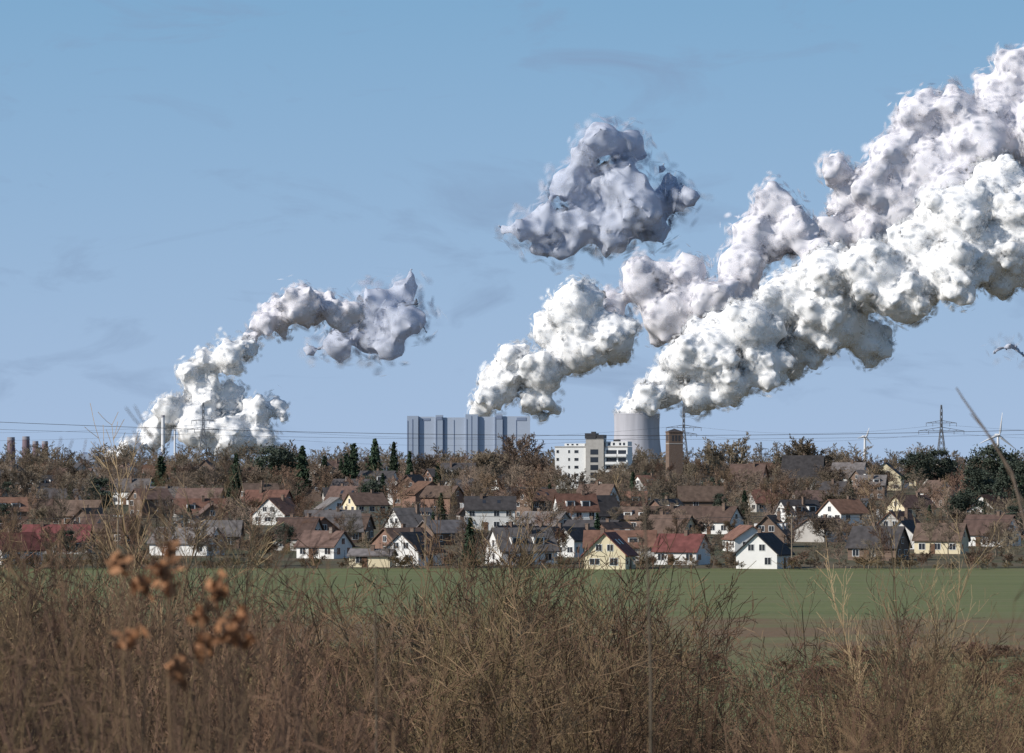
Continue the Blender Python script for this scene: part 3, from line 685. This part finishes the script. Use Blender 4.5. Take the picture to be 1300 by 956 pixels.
def sphere_tree(puffs,D,rng,kids,gk,depth,ksz,base=.80):
    S=D/F; out=[]
    for px,py,r in puffs:
        R_=r*S*base; c=np.array([bx(px,D),D+rng.normal(0,depth)*R_,bz(py,D)]); out.append((c,R_,0))
        for k in range(kids):
            d=rng.normal(size=3); d/=np.linalg.norm(d); rr=R_*rng.uniform(*ksz); cc=c+d*R_*rng.uniform(.75,.95); out.append((cc,rr,1))
            for g in range(gk):
                d2=rng.normal(size=3)+d*.9; d2/=np.linalg.norm(d2); out.append((cc+d2*rr*.9,rr*rng.uniform(.22,.45),2))
    return out
def wob(P,rng,lmin,lmax,n=6):
    f=np.zeros(len(P))
    for _ in range(n):
        k=rng.normal(size=3); k/=np.linalg.norm(k); f+=np.sin(P@k*(2*math.pi/rng.uniform(lmin,lmax))+rng.uniform(0,6.28))
    return f/math.sqrt(n/2)
def plume(name,puffs,D,mc,mf,voxel=4.5,seed=1,kids=14,gk=6,depth=.5,ksz=(.28,.5),hits=2.2,thick=6.5,ps=(4,9),smooth=1,shrink=2.0,jit=.5):
    rng=np.random.default_rng(seed); sp=sphere_tree(puffs,D,rng,kids,gk,depth,ksz)
    Vs=[IV*r+c for c,r,_ in sp]; n=len(IV); V=np.concatenate(Vs); T_=np.concatenate([IT+i*n for i in range(len(sp))]); cen=V.mean(0)
    tmp=obj('tmp',mesh_np('tmp',V-cen,T_,mc,True,True))
    rm=tmp.modifiers.new('r','REMESH'); rm.mode='VOXEL'; rm.voxel_size=voxel; rm.use_smooth_shade=True
    sm=tmp.modifiers.new('s','SMOOTH'); sm.factor=.5; sm.iterations=smooth
    dg=bpy.context.evaluated_depsgraph_get(); core=bpy.data.meshes.new_from_object(tmp.evaluated_get(dg)); core.name='dense_core'
    bpy.data.objects.remove(tmp)
    e=empty(name,tuple(cen)); obj('dense_core',core,parent=e)
    core.calc_loop_triangles(); co=np.zeros(len(core.vertices)*3,dtype=np.float32); core.vertices.foreach_get('co',co); co=co.reshape(-1,3).astype(float)
    ti=np.zeros(len(core.loop_triangles)*3,dtype=np.int32); core.loop_triangles.foreach_get('vertices',ti); ti=ti.reshape(-1,3)
    vn=np.zeros(len(core.vertices)*3,dtype=np.float32); core.vertices.foreach_get('normal',vn); vn=vn.reshape(-1,3).astype(float)
    a,b_,c=co[ti[:,0]],co[ti[:,1]],co[ti[:,2]]; ar=np.linalg.norm(np.cross(b_-a,c-a),axis=1)/2
    ms=(ps[0]+ps[1])/2
    nf=int(ar.sum()*hits/(4*ms*ms)); idx=rng.choice(len(ti),nf,p=ar/ar.sum())
    P=(a[idx]+b_[idx]+c[idx])/3; Nn=vn[ti[idx,0]]+vn[ti[idx,1]]+vn[ti[idx,2]]
    Nn/=np.maximum(np.linalg.norm(Nn,axis=1,keepdims=True),1e-6)
    amp=thick*np.exp(.4*wob(P,rng,25,110))
    P2=P+Nn*((rng.random(nf)**1.3)*amp-.5)[:,None]+rng.normal(0,1,(nf,3))*(.2*amp)[:,None]
    obj('wispy_fringe',puff_mesh('wispy_fringe',P2,Nn,rng.uniform(ps[0],ps[1],nf),jit,rng,mf),parent=e)
    core.vertices.foreach_set('co',(co-vn*shrink).astype(np.float32).ravel()); core.update()
    print(name,len(core.vertices),nf)
C1=steam_mat('steam_white',(.93,.93,.93),.12); F1=steam_mat('steam_white_fringe',(.94,.94,.94),.3,.65,.06)
C2=steam_mat('steam_soft',(.82,.81,.85),.2); F2=steam_mat('steam_soft_fringe',(.84,.83,.87),.4,.7,.03)  # greyer lilac and blue tones here and below hold the steam's shade
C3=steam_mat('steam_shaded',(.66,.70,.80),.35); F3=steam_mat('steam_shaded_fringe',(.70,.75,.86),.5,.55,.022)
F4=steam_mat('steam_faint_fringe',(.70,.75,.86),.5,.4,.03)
plume('steam_plume',[(808,524,24),(820,508,27),(850,487,38),(885,503,28),(868,455,33),(905,445,46),(928,487,33),(950,415,45),(965,462,40),(1000,380,46),(1012,430,48),(1050,348,46),(1062,402,56),(1103,432,34),(1110,350,52),(1150,378,46),(1165,312,48),(1205,345,52),(1215,275,52),(1255,320,56),(1262,255,56),(1305,300,68),(1350,260,70),(1360,320,60),(1410,260,80)],8000,C1,F1,3.4,1)
plume('steam_plume',[(608,522,17),(622,503,22),(640,480,30),(652,458,28),(690,472,34),(675,508,20),(700,420,33),(730,388,40),(735,442,44),(775,428,42),(705,520,10),(695,512,13),(690,530,9)],8500,C1,F1,3.4,2)
plume('steam_plume',[(770,395,34),(820,358,42),(845,402,42),(875,345,32),(905,385,38),(940,340,42),(960,300,42),(984,262,38),(1010,292,35),(1045,340,40),(1060,380,40),(870,400,40),(940,380,36)],8650,C2,F2,5,3,12,4,thick=10,hits=2.0,ps=(6,13),smooth=5,shrink=3.5,jit=.4)
plume('steam_plume',[(1060,215,26),(1085,260,38),(1060,300,34),(1110,240,46),(1135,200,44),(1172,150,44),(1215,145,42),(1185,215,56),(1245,185,58),(1280,130,52),(1292,84,34),(1330,100,66),(1340,170,80),(1110,290,44),(1150,270,50),(1220,250,60),(1300,230,60),(1400,120,80)],8900,C2,F2,5,4,12,4,thick=10,hits=2.0,ps=(6,13),smooth=5,shrink=3.5,jit=.4)
plume('steam_plume',[(142,578,12),(165,570,18),(198,548,28),(215,520,24),(250,545,34),(262,508,28),(290,510,28),(292,552,34),(325,525,26),(350,518,18),(330,558,28),(360,530,10),(240,470,17),(262,460,22),(290,452,26),(312,443,18),(245,490,16),(270,485,14)],9000,C1,F1,3.6,5,thick=8,hits=2,ps=(5,9),shrink=3)
plume('steam_plume',[(318,432,14),(335,412,20),(352,402,27),(380,390,30),(408,388,26),(430,400,26),(450,395,18)],9200,C2,F2,4,6,thick=9,hits=2,ps=(5,11),shrink=3,smooth=4,jit=.4)
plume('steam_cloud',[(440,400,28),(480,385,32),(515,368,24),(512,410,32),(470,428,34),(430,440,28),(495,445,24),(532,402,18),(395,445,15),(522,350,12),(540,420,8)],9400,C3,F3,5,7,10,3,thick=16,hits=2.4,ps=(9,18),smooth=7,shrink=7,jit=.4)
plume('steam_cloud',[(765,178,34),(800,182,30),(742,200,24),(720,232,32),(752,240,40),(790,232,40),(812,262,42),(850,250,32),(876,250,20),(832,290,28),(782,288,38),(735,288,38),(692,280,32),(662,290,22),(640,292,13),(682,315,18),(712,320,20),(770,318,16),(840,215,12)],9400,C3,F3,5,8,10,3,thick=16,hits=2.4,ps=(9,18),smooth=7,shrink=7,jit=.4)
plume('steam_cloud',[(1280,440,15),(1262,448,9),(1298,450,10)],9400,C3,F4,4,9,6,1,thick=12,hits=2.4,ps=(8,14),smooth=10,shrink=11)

# ---------------------------------------------------------------- light & sky
el=R(31); rotz=R(243)
sd=Vector((math.sin(rotz)*math.cos(el),math.cos(rotz)*math.cos(el),math.sin(el)))
sl=bpy.data.lights.new('sun','SUN'); sl.energy=4.7; sl.angle=R(.5); sl.color=(1,.945,.87)
so=bpy.data.objects.new('sun',sl); so.rotation_euler=sd.to_track_quat('Z','Y').to_euler(); so.location=(0,0,200); col.objects.link(so)
w=bpy.data.worlds.new('World'); scene.world=w; w.use_nodes=True; nt=w.node_tree;N=nt.nodes;L=nt.links
bg=N['Background']; sky=N.new('ShaderNodeTexSky'); sky.sky_type='NISHITA'; sky.sun_disc=False; sky.sun_elevation=el; sky.sun_rotation=rotz; sky.air_density=1.0; sky.dust_density=.3; sky.ozone_density=3.0; sky.altitude=0
ST=.1; bg.inputs['Strength'].default_value=ST
tc=N.new('ShaderNodeTexCoord'); sp=N.new('ShaderNodeSeparateXYZ'); L.new(tc.outputs['Generated'],sp.inputs[0])
r1=N.new('ShaderNodeMapRange'); r1.inputs[1].default_value=0; r1.inputs[2].default_value=.10; L.new(sp.outputs['Z'],r1.inputs[0])
hz=N.new('ShaderNodeMix'); hz.data_type='RGBA'; hz.inputs[6].default_value=(.38/ST,.515/ST,.74/ST,1); hz.inputs[7].default_value=(.20/ST,.39/ST,.61/ST,1); L.new(r1.outputs[0],hz.inputs[0])
mp=N.new('ShaderNodeMapping'); mp.inputs['Scale'].default_value=(26,26,80); L.new(tc.outputs['Generated'],mp.inputs[0])
no=N.new('ShaderNodeTexNoise'); no.inputs['Scale'].default_value=1; no.inputs['Detail'].default_value=8; no.inputs['Roughness'].default_value=.6; no.inputs['Distortion'].default_value=.7; L.new(mp.outputs[0],no.inputs['Vector'])
r3=N.new('ShaderNodeMapRange'); r3.inputs[1].default_value=.54; r3.inputs[2].default_value=.8; r3.inputs[4].default_value=.85; L.new(no.outputs['Fac'],r3.inputs[0])
hz2=N.new('ShaderNodeMix'); hz2.data_type='RGBA'; hz2.inputs[7].default_value=(.22/ST,.32/ST,.50/ST,1); L.new(hz.outputs[2],hz2.inputs[6]); L.new(r3.outputs[0],hz2.inputs[0])
r2=N.new('ShaderNodeMapRange'); r2.inputs[1].default_value=.10; r2.inputs[2].default_value=.5; r2.inputs[3].default_value=.95; r2.inputs[4].default_value=0; L.new(sp.outputs['Z'],r2.inputs[0])
fin=N.new('ShaderNodeMix'); fin.data_type='RGBA'; L.new(r2.outputs[0],fin.inputs[0]); L.new(sky.outputs[0],fin.inputs[6]); L.new(hz2.outputs[2],fin.inputs[7])
L.new(fin.outputs[2],bg.inputs[0])

# ---------------------------------------------------------------- camera
cam=bpy.data.cameras.new('camera'); co=bpy.data.objects.new('camera',cam); col.objects.link(co); scene.camera=co
co.location=(0,0,H); co.rotation_euler=(math.pi/2+math.atan((HY-478)/F),0,0)
cam.sensor_width=36; cam.lens=36*F/1300; cam.clip_start=.5; cam.clip_end=80000
cam.dof.use_dof=True; cam.dof.focus_distance=1400; cam.dof.aperture_fstop=20
scene.view_settings.view_transform='Standard'
print('shrubs',n,'houses',len(placed))
